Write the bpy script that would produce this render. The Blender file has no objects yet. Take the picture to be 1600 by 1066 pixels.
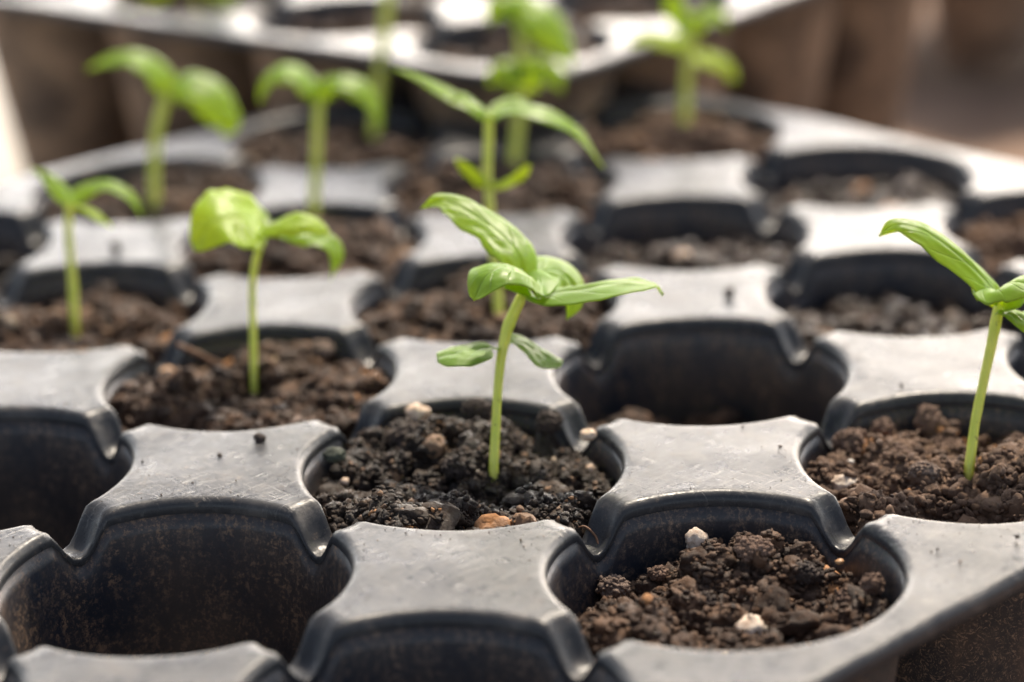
import bpy, bmesh, math, random
import numpy as np
from mathutils import Vector
C = bpy.context.scene
COL = C.collection
CM = 0.01
R_ = math.radians

# ---------------------------------------------------------------- camera
F = 3624.97                       # focal length in pixels of a 1600 px wide frame
PITCH, ROLL, YAW = 0.352, -0.032, -0.043
CAM = np.array([2.229, -32.83, 14.003])
def cam_axes():
    cy, sy, cp, sp = math.cos(YAW), math.sin(YAW), math.cos(PITCH), math.sin(PITCH)
    f = np.array([sy*cp, cy*cp, -sp]); r = np.array([cy, -sy, 0.]); u = np.cross(r, f)
    c, s = math.cos(ROLL), math.sin(ROLL)
    return c*r+s*u, -s*r+c*u, f
AR, AU, AF = cam_axes()
cd = bpy.data.cameras.new('camera'); cam = bpy.data.objects.new('camera', cd); COL.objects.link(cam)
from mathutils import Matrix
m = Matrix.Identity(4)
for i in range(3):
    m[i][0], m[i][1], m[i][2], m[i][3] = AR[i], AU[i], -AF[i], CAM[i]*CM
cam.matrix_world = m
cd.sensor_width = 36; cd.lens = 36*F/1600; cd.clip_start = 0.01; cd.clip_end = 60
cd.dof.use_dof = True; cd.dof.focus_distance = 0.342; cd.dof.aperture_fstop = 8.6; cd.dof.aperture_blades = 9
C.camera = cam

# ---------------------------------------------------------------- light
SUN_EL, SUN_AZ = R_(52), R_(16)          # azimuth from +Y (away from the camera) towards +X
w = bpy.data.worlds.new('World'); C.world = w; w.use_nodes = True
nt = w.node_tree; bg = nt.nodes['Background']; sky = nt.nodes.new('ShaderNodeTexSky')
sky.sky_type = 'NISHITA'; sky.sun_disc = False; sky.sun_elevation = SUN_EL; sky.sun_rotation = SUN_AZ
sky.dust_density = 4.0; sky.air_density = 1.0
hs = nt.nodes.new('ShaderNodeHueSaturation'); hs.inputs['Saturation'].default_value = .66
nt.links.new(sky.outputs[0], hs.inputs['Color']); 
# bright warm band added low in the sky behind, shaped for tray-top glare
def wn(t, **kw):
    x = nt.nodes.new(t)
    for k, v in kw.items(): setattr(x, k, v)
    return x
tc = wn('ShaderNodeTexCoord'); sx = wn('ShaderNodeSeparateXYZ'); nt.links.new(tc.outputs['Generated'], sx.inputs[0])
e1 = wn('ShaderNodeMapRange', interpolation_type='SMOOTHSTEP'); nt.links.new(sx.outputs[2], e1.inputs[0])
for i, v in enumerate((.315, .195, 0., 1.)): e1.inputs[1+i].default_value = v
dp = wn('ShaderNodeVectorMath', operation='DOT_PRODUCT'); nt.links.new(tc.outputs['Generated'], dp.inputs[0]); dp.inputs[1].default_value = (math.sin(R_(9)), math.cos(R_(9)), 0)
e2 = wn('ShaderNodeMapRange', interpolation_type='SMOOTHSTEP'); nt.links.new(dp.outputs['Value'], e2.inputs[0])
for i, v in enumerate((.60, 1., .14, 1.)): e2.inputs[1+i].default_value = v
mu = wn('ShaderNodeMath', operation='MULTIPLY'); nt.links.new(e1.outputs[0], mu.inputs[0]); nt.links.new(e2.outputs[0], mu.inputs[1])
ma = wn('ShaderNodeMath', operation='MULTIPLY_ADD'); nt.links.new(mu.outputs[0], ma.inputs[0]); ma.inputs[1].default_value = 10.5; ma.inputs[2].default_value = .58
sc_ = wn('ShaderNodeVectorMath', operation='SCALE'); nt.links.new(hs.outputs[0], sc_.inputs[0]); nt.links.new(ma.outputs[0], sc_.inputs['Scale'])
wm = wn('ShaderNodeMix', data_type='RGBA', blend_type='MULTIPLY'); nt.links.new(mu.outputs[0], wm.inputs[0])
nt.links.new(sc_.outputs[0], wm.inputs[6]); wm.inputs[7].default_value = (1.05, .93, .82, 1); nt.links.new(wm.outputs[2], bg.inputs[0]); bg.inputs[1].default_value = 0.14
sl = bpy.data.lights.new('sun', 'SUN'); sl.energy = 3.8; sl.angle = R_(2); sl.color = (1, .87, .70)
so = bpy.data.objects.new('sun', sl); COL.objects.link(so)
sd = Vector((math.sin(SUN_AZ)*math.cos(SUN_EL), math.cos(SUN_AZ)*math.cos(SUN_EL), math.sin(SUN_EL)))
so.rotation_euler = (-sd).to_track_quat('-Z', 'Y').to_euler(); so.location = (0, 1, 1)
C.view_settings.view_transform = 'Standard'; C.view_settings.look = 'None'
C.view_settings.gamma = 1; C.view_settings.use_curve_mapping = False
C.view_settings.exposure = 0.77
C.cycles.max_bounces = 8

# ---------------------------------------------------------------- helpers
rng = np.random.default_rng(7); random.seed(7)
def nz(v): v = np.asarray(v, float); return v/np.linalg.norm(v)
def ray(x, y): return AF + AR*(x-800)/F - AU*(y-533)/F
def at(x, y, D): return CAM + ray(x, y)*D           # point at view depth D (cm)
def depth(p): return float((np.asarray(p)-CAM) @ AF)
def onz(x, y, z):
    d = ray(x, y); return CAM + d*(z-CAM[2])/d[2]
def hsh(i, j, k, s):
    n = (i*73856093) ^ (j*19349663) ^ (k*83492791) ^ (s*2654435761)
    n = (n ^ (n >> 13)) * 1274126177 & 0x7fffffff
    return ((n ^ (n >> 16)) & 0xffff)/65535.
def noise(p, s=1):
    p = np.asarray(p, float); i = np.floor(p).astype(np.int64); f = p-i; f = f*f*(3-2*f); o = 0
    for a in (0, 1):
        for b in (0, 1):
            for c in (0, 1):
                wgt = (f[..., 0] if a else 1-f[..., 0])*(f[..., 1] if b else 1-f[..., 1])*(f[..., 2] if c else 1-f[..., 2])
                o = o+wgt*hsh(i[..., 0]+a+500, i[..., 1]+b+500, i[..., 2]+c+500, s)
    return o*2-1
def sstep(a, b, x):
    t = np.clip((x-a)/(b-a), 0, 1); return t*t*(3-2*t)
def obj(name, V, faces, mat, parent=None, smooth=True, loc=None, uv=None):
    """V in cm; faces: list of (n,k) int arrays"""
    V = np.asarray(V, float)*CM
    if not isinstance(faces, (list, tuple)): faces = [faces]
    me = bpy.data.meshes.new(name)
    faces = [np.asarray(f, np.int64) for f in faces if len(f)]
    tot = np.concatenate([f.ravel() for f in faces]); cnt = np.concatenate([np.full(len(f), f.shape[1]) for f in faces])
    me.vertices.add(len(V)); me.vertices.foreach_set('co', V.ravel().astype(np.float32))
    me.loops.add(len(tot)); me.loops.foreach_set('vertex_index', tot.astype(np.int32))
    me.polygons.add(len(cnt)); st = np.concatenate([[0], np.cumsum(cnt)[:-1]])
    me.polygons.foreach_set('loop_start', st.astype(np.int32))
    me.update(calc_edges=True)
    if smooth: me.polygons.foreach_set('use_smooth', np.ones(len(cnt), bool))
    if uv is not None:
        l = me.uv_layers.new(name='UVMap'); l.data.foreach_set('uv', np.asarray(uv, np.float32)[tot].ravel())
    me.validate(); me.materials.append(mat)
    o = bpy.data.objects.new(name, me); COL.objects.link(o)
    if parent is not None: o.parent = parent
    if loc is not None: o.location = np.asarray(loc)*CM
    return o
def thing(name, label, cat, loc=(0, 0, 0), rz=0, group=None):
    o = bpy.data.objects.new(name, None); COL.objects.link(o); o.empty_display_size = .01
    o.location = np.asarray(loc, float)*CM; o.rotation_euler = (0, 0, rz); tag(o, label, cat, group); return o
def tag(o, label, cat, group=None, kind=None):
    o['label'] = label; o['category'] = cat
    if group: o['group'] = group
    if kind: o['kind'] = kind
    return o
def spline(P, n):
    P = np.asarray(P, float); Q = np.vstack([2*P[0]-P[1], P, 2*P[-1]-P[-2]]); out = []
    L = len(P)-1
    for t in np.linspace(0, L, n):
        i = min(int(t), L-1); f = t-i; a, b, c, d = Q[i:i+4]
        out.append(.5*((2*b)+(-a+c)*f+(2*a-5*b+4*c-d)*f*f+(-a+3*b-3*c+d)*f**3))
    return np.array(out)
def tube(P, rad, k=12, n=None, cap=True, wob=0.):
    P = spline(P, n or len(P)*8); N = len(P); r = np.interp(np.linspace(0, 1, N), np.linspace(0, 1, len(rad)), rad)
    T = np.gradient(P, axis=0); T /= np.linalg.norm(T, axis=1)[:, None]
    a = nz(np.cross(T[0], [0.3, 1, .2])); V = []
    for i in range(N):
        a = nz(a-T[i]*(a@T[i])); b = np.cross(T[i], a)
        th = np.arange(k)*2*math.pi/k
        rr = r[i]*(1+wob*noise(np.stack([np.cos(th)*1.5, np.sin(th)*1.5, np.full(k, i*.5)], -1), 3))
        V.append(P[i]+np.outer(np.cos(th)*rr, a)+np.outer(np.sin(th)*rr, b))
    V = np.concatenate(V+[P[:1], P[-1:]]); q = []; t3 = []
    for i in range(N-1):
        for j in range(k):
            q.append((i*k+j, i*k+(j+1) % k, (i+1)*k+(j+1) % k, (i+1)*k+j))
    for j in range(k):
        t3.append((N*k, (j+1) % k, j)); t3.append((N*k+1, (N-1)*k+j, (N-1)*k+(j+1) % k))
    return V, [np.array(q), np.array(t3)]
def merge(L):
    Vs = []; F3 = []; F4 = []; o = 0
    for V, fs in L:
        Vs.append(V)
        for f in fs: (F3 if f.shape[1] == 3 else F4).append(f+o)
        o += len(V)
    return np.concatenate(Vs), [np.concatenate(x) for x in (F3, F4) if x]

# ---------------------------------------------------------------- materials
class NT:
    def __init__(s, name):
        s.m = bpy.data.materials.new(name); s.m.use_nodes = True; s.t = s.m.node_tree; s.b = s.t.nodes['Principled BSDF']
        s.out = s.t.nodes['Material Output']; s.co = s.n('ShaderNodeTexCoord').outputs['Object']
    def n(s, typ, **kw):
        x = s.t.nodes.new(typ)
        for k, v in kw.items(): setattr(x, k, v)
        return x
    def lk(s, a, b): s.t.links.new(a, b)
    def noise(s, scale, detail=4, rough=.6, vec=None, dist=0):
        x = s.n('ShaderNodeTexNoise'); x.inputs['Scale'].default_value = scale; x.inputs['Detail'].default_value = detail
        x.inputs['Roughness'].default_value = rough; x.inputs['Distortion'].default_value = dist
        s.lk(vec or s.co, x.inputs['Vector']); return x.outputs['Fac']
    def mapv(s, scale, rot=(0, 0, 0)):
        x = s.n('ShaderNodeMapping'); x.inputs['Scale'].default_value = scale; x.inputs['Rotation'].default_value = rot
        s.lk(s.co, x.inputs['Vector']); return x.outputs[0]
    def ramp(s, fac, stops):
        x = s.n('ShaderNodeValToRGB'); e = x.color_ramp.elements
        while len(e) < len(stops): e.new(.5)
        for el, (p, c) in zip(e, stops): el.position = p; el.color = (*c, 1) if len(c) == 3 else c
        s.lk(fac, x.inputs[0]); return x.outputs[0]
    def rng(s, fac, a, b, c=0., d=1.):
        x = s.n('ShaderNodeMapRange'); s.lk(fac, x.inputs[0])
        for i, v in enumerate((a, b, c, d)): x.inputs[1+i].default_value = v
        return x.outputs[0]
    def math(s, op, a, b=None):
        x = s.n('ShaderNodeMath', operation=op)
        for i, v in enumerate((a, b)):
            if v is None: continue
            if isinstance(v, (int, float)): x.inputs[i].default_value = v
            else: s.lk(v, x.inputs[i])
        return x.outputs[0]
    def mix(s, fac, a, b):
        x = s.n('ShaderNodeMix', data_type='RGBA')
        for i, v in ((0, fac), (6, a), (7, b)):
            if isinstance(v, (int, float)): x.inputs[i].default_value = v
            elif isinstance(v, tuple): x.inputs[i].default_value = (*v, 1)
            else: s.lk(v, x.inputs[i])
        return x.outputs[2]
    def bump(s, h, dist, strength=1., prev=None):
        x = s.n('ShaderNodeBump'); x.inputs['Distance'].default_value = dist; x.inputs['Strength'].default_value = strength
        s.lk(h, x.inputs['Height'])
        if prev: s.lk(prev, x.inputs['Normal'])
        return x.outputs[0]
    def set(s, **kw):
        for k, v in kw.items():
            i = s.b.inputs[k.replace('_', ' ')]
            if isinstance(v, (int, float)): i.default_value = v
            elif isinstance(v, tuple): i.default_value = (*v, 1)
            else: s.lk(v, i)

def plastic(name, top=True, dust=1.0, tan=(.30, .205, .14)):
    t = NT(name)
    big = t.noise(28, 3); fine = t.noise(520, 6, .75); mid = t.noise(150, 5, .7)
    # hairline scratches, two directions
    s1 = t.noise(1, 5, .75, t.mapv((180, 2600, 400), (0, 0, .5))); s2 = t.noise(1, 5, .75, t.mapv((2600, 150, 400), (0, 0, .25)))
    scr = t.math('MAXIMUM', t.rng(s1, .57, .70), t.rng(s2, .58, .72))
    if top:
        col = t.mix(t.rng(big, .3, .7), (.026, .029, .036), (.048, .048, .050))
        col = t.mix(t.math('MULTIPLY', t.math('MULTIPLY', scr, t.rng(t.noise(60, 3), .4, .62)), .6), col, (.22, .21, .205))
        d = t.math('MULTIPLY', t.rng(fine, .60, .72), t.rng(big, .42, .62))
        col = t.mix(t.math('MULTIPLY', d, .75*dust), col, (.30, .22, .16))
        blot = t.math('MULTIPLY', t.rng(mid, .52, .68), t.rng(t.noise(45, 3), .45, .6))
        col = t.mix(t.math('MULTIPLY', blot, .45), col, (.2, .18, .165))
        rgh = t.math('ADD', t.rng(mid, .35, .65, .20, .36), t.math('MULTIPLY', t.rng(fine, .4, .65), .12))
    else:
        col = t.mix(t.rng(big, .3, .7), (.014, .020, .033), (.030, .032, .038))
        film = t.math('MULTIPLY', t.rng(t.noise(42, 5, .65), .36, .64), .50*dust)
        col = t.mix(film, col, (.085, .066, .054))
        streak = t.noise(1, 4, .7, t.mapv((600, 600, 60)))
        d = t.math('MULTIPLY', t.rng(t.math('ADD', t.math('MULTIPLY', t.noise(1100, 6, .85), .8), t.math('MULTIPLY', streak, .2)), .50, .60), t.rng(t.noise(95, 5, .75), .36, .62))
        col = t.mix(t.math('MULTIPLY', d, .9*dust), col, tan)
        col = t.mix(t.math('MULTIPLY', scr, .12), col, (.12, .12, .13))
        rgh = t.rng(d, 0, 1, .38, .8)
    t.set(Base_Color=col, Roughness=rgh, Specular_IOR_Level=.26 if top else .45)
    b = t.bump(scr, .00005, .6); b = t.bump(t.noise(110, 4), .0005, .35, b); b = t.bump(t.noise(38, 2), .0010, .30, b); b = t.bump(fine, .00012, .6, b)
    t.set(Normal=b)
    return t.m
M_top = plastic('weathered_black_plastic'); M_wall = plastic('dirty_black_plastic', False)
M_wall_dusty = plastic('dusty_black_plastic', False, 1.5, (.24, .155, .10))

def pot_ext(tanned=False):
    t = NT('tan_dust_plastic' if tanned else 'dust_coated_plastic')
    a = t.noise(60, 5, .7); fib = t.noise(1, 6, .8, t.mapv((620, 620, 520)), 3.5); st = t.noise(1, 3, .6, t.mapv((120, 120, 12)))
    col = t.mix(t.rng(a, .40, .66), *(((.075, .048, .032), (.42, .27, .165)) if tanned else ((.014, .014, .017), (.055, .040, .032))))
    col = t.mix(t.math('MULTIPLY', t.rng(fib, .53, .62), .8), col, (.30, .20, .13))
    col = t.mix(t.math('MULTIPLY', t.rng(st, .5, .7), .5), col, (.22, .14, .09) if tanned else (.10, .062, .042))
    t.set(Base_Color=col, Roughness=.75, Normal=t.bump(fib, .0003, .5)); return t.m
M_ext = pot_ext(); M_tan = pot_ext(True)

def soil_mat(name, c0, c1, c2, rough, gloss):
    t = NT(name)
    isl = t.n('ShaderNodeNewGeometry').outputs['Random Per Island']
    a = t.noise(220, 5, .7); f = t.noise(1100, 5, .75)
    v = t.math('ADD', t.math('MULTIPLY', a, .5), t.math('MULTIPLY', isl, .5))
    col = t.ramp(v, [(.15, c0), (.5, c1), (.8, c2)])
    col = t.mix(t.math('MULTIPLY', t.rng(f, .58, .70), .5), col, tuple(min(1, x*2.2) for x in c2))
    col = t.mix(t.rng(isl, .955, .96), col, (.24, .14, .08))
    col = t.mix(t.rng(isl, .989, .991), col, (.42, .20, .08)); col = t.mix(t.rng(isl, .9975, .998), col, (.50, .38, .27))
    t.set(Base_Color=col, Roughness=t.rng(t.noise(500, 3), .4, .62, gloss, rough))
    b = t.bump(t.noise(700, 6, .8), .0006, .9); b = t.bump(t.noise(2500, 4, .7), .00015, .8, b)
    t.set(Normal=b); return t.m
M_wet = soil_mat('moist_dark_soil', (.010, .006, .004), (.028, .016, .010), (.085, .052, .032), .9, .42)
M_semi = soil_mat('damp_brown_soil', (.020, .010, .006), (.062, .032, .018), (.16, .088, .050), .95, .55)
M_dry = soil_mat('dry_brown_soil', (.055, .031, .020), (.125, .073, .047), (.21, .13, .085), .95, .8)
def simple(name, c0, c1, rough=.7, scale=300, bmp=.0004, sss=0):
    t = NT(name); a = t.noise(scale, 6, .75)
    t.set(Base_Color=t.mix(t.rng(a, .35, .65), c0, c1), Roughness=rough, Normal=t.bump(a, bmp, .8)); return t.m
M_glint = soil_mat('glistening_wet_soil', (.012, .006, .004), (.034, .018, .011), (.08, .045, .027), .5, .14)
M_perl = simple('chalky_perlite', (.30, .19, .13), (.86, .77, .66), .9, 330)
M_cream = simple('cream_pebble', (.42, .28, .19), (.72, .56, .43), .6, 200, .0002)
M_amber = simple('amber_pebble', (.34, .17, .07), (.62, .37, .19), .5, 250, .0002)
M_white = simple('white_grain', (.62, .56, .50), (.82, .78, .72), .5, 300, .0001)
M_clod = simple('dry_clod', (.10, .062, .045), (.26, .17, .125), .95, 380, .0009)
M_clodd = simple('dark_clod', (.025, .016, .013), (.065, .044, .036), .8, 420, .0007)
M_clodg = simple('greyish_clod', (.11, .075, .06), (.27, .20, .16), .95, 450, .0009)
M_moss = simple('mossy_clod', (.030, .035, .026), (.075, .085, .060), .85, 450, .0007)
M_root = simple('rootlet_brown', (.12, .055, .03), (.26, .14, .08), .7, 500, .0001)
M_twig = simple('grey_twig', (.13, .10, .08), (.26, .21, .17), .85, 500, .0002)

def leaf_mat(name, top, tr, vein):
    t = NT(name)
    uv = t.n('ShaderNodeTexCoord').outputs['UV']; sp = t.n('ShaderNodeSeparateXYZ'); t.lk(uv, sp.inputs[0])
    U, Vv = sp.outputs[0], sp.outputs[1]                    # U along the midrib, V across (-1..1)
    aV = t.math('ABSOLUTE', Vv)
    mid = t.rng(aV, .0, .07, 1., 0.)
    ph = t.math('SUBTRACT', t.math('ADD', t.math('MULTIPLY', U, 5.5), t.math('MULTIPLY', t.math('SINE', t.math('MULTIPLY', U, 5.)), .25)), t.math('MULTIPLY', t.math('POWER', aV, .8), 1.5))
    fr = t.math('ABSOLUTE', t.math('SUBTRACT', t.math('FRACT', ph), .5))
    lat = t.math('MULTIPLY', t.rng(fr, 0., .07, 1., 0.), t.rng(aV, .5, .95, 1., 0.))
    ve = t.math('MAXIMUM', mid, t.math('MULTIPLY', lat, .6))
    mott = t.noise(180, 4, .6); fine = t.noise(1500, 3, .6)
    col = t.mix(t.rng(mott, .3, .7), top, tuple(x*1.35 for x in top))
    col = t.mix(t.math('MULTIPLY', ve, .6), col, vein)
    t.set(Base_Color=col, Roughness=t.rng(fine, .3, .7, .33, .5), Specular_IOR_Level=.5)
    b = t.bump(ve, .00018, -.8) if False else t.bump(t.math('MULTIPLY', ve, -1.), .00022, .8)
    b = t.bump(t.noise(420, 3), .00025, .35, b); b = t.bump(fine, .00004, .5, b); t.set(Normal=b)
    tl = t.n('ShaderNodeBsdfTranslucent'); t.lk(t.mix(t.math('MULTIPLY', ve, .4), tr, vein), tl.inputs[0]); t.lk(b, tl.inputs[1])
    mx = t.n('ShaderNodeMixShader'); mx.inputs[0].default_value = .56
    t.lk(t.b.outputs[0], mx.inputs[1]); t.lk(tl.outputs[0], mx.inputs[2]); t.lk(mx.outputs[0], t.out.inputs[0]); return t.m
M_leaf = leaf_mat('basil_leaf', (.17, .30, .040), (.74, .86, .045), (.36, .54, .13))
M_leafy = leaf_mat('yellow_green_leaf', (.29, .44, .035), (.80, .86, .04), (.50, .62, .12))
M_cot = leaf_mat('seed_leaf', (.20, .33, .06), (.55, .70, .09), (.3, .46, .11))
def stem_mat():
    t = NT('pale_stem'); a = t.noise(260, 4)
    sp = t.n('ShaderNodeSeparateXYZ'); t.lk(t.co, sp.inputs[0])
    col = t.mix(t.rng(a, .3, .7), (.62, .68, .09), (.78, .78, .15))
    col = t.mix(t.math('MULTIPLY', t.rng(t.noise(1300, 2), .66, .70), .7), col, (.12, .07, .03))
    t.set(Base_Color=col, Roughness=.42)
    t.b.subsurface_method = 'RANDOM_WALK'; t.set(Subsurface_Weight=.5, Subsurface_Scale=.001)
    t.b.inputs['Subsurface Radius'].default_value = (1, 1, .3)
    t.set(Normal=t.bump(t.noise(1, 3, .6, t.mapv((1500, 1500, 200))), .00008, .5)); return t.m
M_stem = stem_mat()

# ---------------------------------------------------------------- setting
GZ = -5.9
def ground():
    t = NT('nursery_ground'); a = t.noise(14, 5, .7); f = t.noise(160, 6, .75)
    col = t.mix(t.rng(a, .35, .65), (.17, .105, .072), (.26, .17, .12)); col = t.mix(t.math('MULTIPLY', t.rng(f, .5, .7), .5), col, (.10, .062, .045))
    t.set(Base_Color=col, Roughness=.95, Normal=t.bump(f, .002, .8))
    n = 80; g = np.linspace(-1, 1, n); g = np.sign(g)*np.abs(g)**2.2*1500
    X, Y = np.meshgrid(g, g+100, indexing='ij'); Z = GZ-.3+.3*noise(np.stack([X/9, Y/9, X*0], -1), 5)*(np.hypot(X, Y) < 400)
    V = np.stack([X, Y, Z], -1).reshape(-1, 3); i = np.arange(n-1)
    a_ = (i[:, None]*n+i[None, :]).ravel(); o = obj('ground', V, np.stack([a_, a_+n, a_+n+1, a_+1], -1), t.m); o['kind'] = 'structure'
ground()
def path():
    t = NT('pale_concrete'); a = t.noise(30, 6, .7); f = t.noise(300, 5, .7)
    t.set(Base_Color=t.mix(t.rng(a, .3, .7), (.76, .72, .66), (.86, .83, .78)), Roughness=.85, Normal=t.bump(f, .001, .5))
    a, b = onz(62, 350, GZ), onz(10, 60, GZ); d = nz((b-a)*np.array([1, 1, 0])); n = np.array([-d[1], d[0], 0])
    if n[0] > 0: n = -n
    q = [a-d*25, a+d*160, a+d*160+n*70, a-d*25+n*70]; V = []
    for z in (GZ+.3, GZ-.6): V += [(p[0], p[1], z) for p in q]
    o = obj('path', V, np.array([[0, 1, 2, 3], [0, 4, 5, 1], [1, 5, 6, 2], [2, 6, 7, 3], [3, 7, 4, 0]]), t.m, smooth=False); o['kind'] = 'structure'
path()

# ---------------------------------------------------------------- trays
P, RH, BV, DIP = 5.4, 2.45, .15, .60
def dipf(x, y, sides):
    z = np.zeros_like(x); h = P/2
    for (sx, sy), on in zip(((1, 0), (0, 1), (-1, 0), (0, -1)), sides):
        if on:
            rho = np.hypot(x-sx*h, y-sy*h); z = z-DIP*(1-sstep(.14, .60, rho))
    return z
def cup_r(z, zb):           # inner radius of a cup at height z
    return RH-.015-(RH-(1.75 if zb > -6 else 1.3))*np.clip((-z-.25)/(-zb-.25), 0, 1)**1.15
def tray(name, label, cells, zb, loc, rz, ntheta=128, group=None, mwall=None, coarse=False):
    root = thing(name, label, 'seedling tray', (loc[0], loc[1], loc[2]+zb-.1), rz, group)
    off = np.array([0, 0, -(zb-.1)]); cs = set(cells)
    us = [c[0] for c in cells]; vs = [c[1] for c in cells]; u0, u1, v0, v1 = min(us), max(us), min(vs), max(vs)
    th = (np.arange(ntheta))*2*math.pi/ntheta; ct, s_ = np.cos(th), np.sin(th)
    rb = (P/2)/np.maximum(abs(ct), abs(s_))
    L = []
    for (u, v) in cells:
        sides = [(u+a, v+b) in cs for a, b in ((1, 0), (0, 1), (-1, 0), (0, -1))]
        rings = []
        ts = np.array([1, .8, .6, .4, .25, .12, 0])
        for t in ts:
            r = RH+BV+(rb-RH-BV)*t; rings.append((r, np.zeros_like(r)))
        for ph in np.linspace(0, math.pi/2, 8)[1:]:
            rings.append((np.full(ntheta, RH+BV*(1-math.sin(ph))), np.full(ntheta, -BV*(1-math.cos(ph)))))
        V = []
        for r, z in rings:
            x, y = r*ct, r*s_
            wv = .035*noise(np.stack([(x+u*P)*.35, (y+v*P)*.35, x*0], -1), 11)+.012*noise(np.stack([(x+u*P)*1.1, (y+v*P)*1.1, x*0], -1), 12)
            V.append(np.stack([x+u*P, y+v*P, z+dipf(x, y, sides)+wv], -1))
        last = V[-1].copy()
        for dr, dz in ((0, -.04), (.012, -.07), (.022, -.11)):
            q = last.copy(); r = RH+dr; q[:, 0] = r*ct+u*P; q[:, 1] = r*s_+v*P; q[:, 2] += dz; V.append(q)
        nR = len(V); V = np.concatenate(V); i = np.arange(nR-1)[:, None]*ntheta; j = np.arange(ntheta)[None, :]; k = (j+1) % ntheta
        fq = np.stack([i+j, i+k, i+ntheta+k, i+ntheta+j], -1).reshape(-1, 4)
        L.append((V, [fq]))
        # the cup: wall and bottom, a mesh of its own
        W = []; zt = last[:, 2]-.075
        tt = np.concatenate([np.linspace(0, 1, 14)**1.2])
        for t in tt:
            z = zt+(zb-zt)*t; r = cup_r(z, zb)+.02*noise(np.stack([ct*1.2+u, s_*1.2+v, z*.8], -1), 17)
            if t == 0: r = np.full(ntheta, RH+.012)
            W.append(np.stack([r*ct, r*s_, z], -1))
        for r in (1.5, .9, .3): W.append(np.stack([r*ct, r*s_, np.full(ntheta, zb)], -1))
        nR = len(W); W = np.concatenate(W); i = np.arange(nR-1)[:, None]*ntheta
        fq = np.stack([i+j, i+k, i+ntheta+k, i+ntheta+j], -1).reshape(-1, 4)
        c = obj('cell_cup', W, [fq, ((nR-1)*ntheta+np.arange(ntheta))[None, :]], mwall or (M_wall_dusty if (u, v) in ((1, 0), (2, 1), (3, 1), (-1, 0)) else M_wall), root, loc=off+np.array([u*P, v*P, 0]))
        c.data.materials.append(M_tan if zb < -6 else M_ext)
        sm = c.modifiers.new('shell', 'SOLIDIFY'); sm.thickness = .07*CM; sm.offset = -1; sm.material_offset = 1
    V, fs = merge(L)
    # outer flange: walk round the perimeter, fanning at the corners
    loop = []; half = P/2
    ys = half*np.tan(np.linspace(-math.pi/4, math.pi/4, ntheta//4+1))
    sidesdef = [((1, 0), lambda c, t: ((u1+.5)*P, c*P+t), range(v0, v1+1), 1), ((0, 1), lambda c, t: (c*P-t, (v1+.5)*P), range(u1, u0-1, -1), 1),
                ((-1, 0), lambda c, t: ((u0-.5)*P, c*P-t), range(v1, v0-1, -1), 1), ((0, -1), lambda c, t: (c*P+t, (v0-.5)*P), range(u0, u1+1), 1)]
    for nvec, fn, rr, _ in sidesdef:
        for ci in rr:
            for t in ys:
                loop.append((fn(ci, t), nvec))
        a0 = math.atan2(nvec[1], nvec[0])
        for kf in range(1, 8):
            a = a0+kf*math.pi/16; loop.append((loop[-1][0], (math.cos(a), math.sin(a))))
    Pp = np.array([l[0] for l in loop]); Nn = np.array([l[1] for l in loop]); n = len(Pp); FV = []
    for o_, z in ((0, 0), (.12, 0), (.24, -.002), (.32, -.02), (.37, -.07), (.385, -.14), (.39, -.26)):
        x = Pp[:, 0]+Nn[:, 0]*o_; y = Pp[:, 1]+Nn[:, 1]*o_
        wv = .035*noise(np.stack([x*.35, y*.35, x*0], -1), 11)+.012*noise(np.stack([x*1.1, y*1.1, x*0], -1), 12)
        FV.append(np.stack([x, y, z+wv], -1))
    FV = np.concatenate(FV); i = np.arange(6)[:, None]*n; j = np.arange(n)[None, :]; k = (j+1) % n
    ff = np.stack([i+k, i+j, i+n+j, i+n+k], -1).reshape(-1, 4)
    V, fs = merge([(V, fs), (FV, [ff])])
    o = obj('top_plate', V, fs, M_top, root, loc=off)
    bm = bmesh.new(); bm.from_mesh(o.data); bmesh.ops.remove_doubles(bm, verts=bm.verts, dist=2e-6)
    bmesh.ops.recalc_face_normals(bm, faces=bm.faces)
    up = sum(f.normal.z*f.calc_area() for f in bm.faces)
    if up < 0: bmesh.ops.reverse_faces(bm, faces=bm.faces)
    bm.to_mesh(o.data); bm.free()
    sm = o.modifiers.new('shell', 'SOLIDIFY'); sm.thickness = .07*CM; sm.offset = -1
    return root
MAIN = [(u, v) for u in range(-3, 4) for v in range(-1, 4)]
main_tray = tray('seedling_tray', 'scuffed black plastic seedling tray in sharp focus, its cells part filled with soil', MAIN, -5.5, (0, 0, 0), math.pi/4, group='black plastic seedling trays')
BGZ, BGA = 1.4, math.pi/4+R_(9)
BGC = np.array([onz(838, 128, BGZ)[0], onz(838, 128, BGZ)[1]])         # near corner of the second tray
ea, eb = np.array([math.cos(BGA), math.sin(BGA)]), np.array([-math.sin(BGA), math.cos(BGA)])
BGO = BGC+(ea+eb)*(.5*P+.39)                                         # centre of its corner cell
back_tray = tray('seedling_tray', 'blurred black seedling tray standing behind the sharp one, dusty pots showing below its rim',
                 [(u, v) for u in range(0, 4) for v in range(0, 4)], -7.2, (BGO[0], BGO[1], BGZ), BGA, 64, group='black plastic seedling trays')

g3 = onz(1470, 150, GZ)
far_tray = tray('seedling_tray', 'third seedling tray farthest back at right, only its dusty pots in view',
                [(u, v) for u in range(0, 3) for v in range(0, 2)], -7.2, (g3[0]+2, g3[1]+4, 1.4), R_(40), 64, group='black plastic seedling trays')
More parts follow.
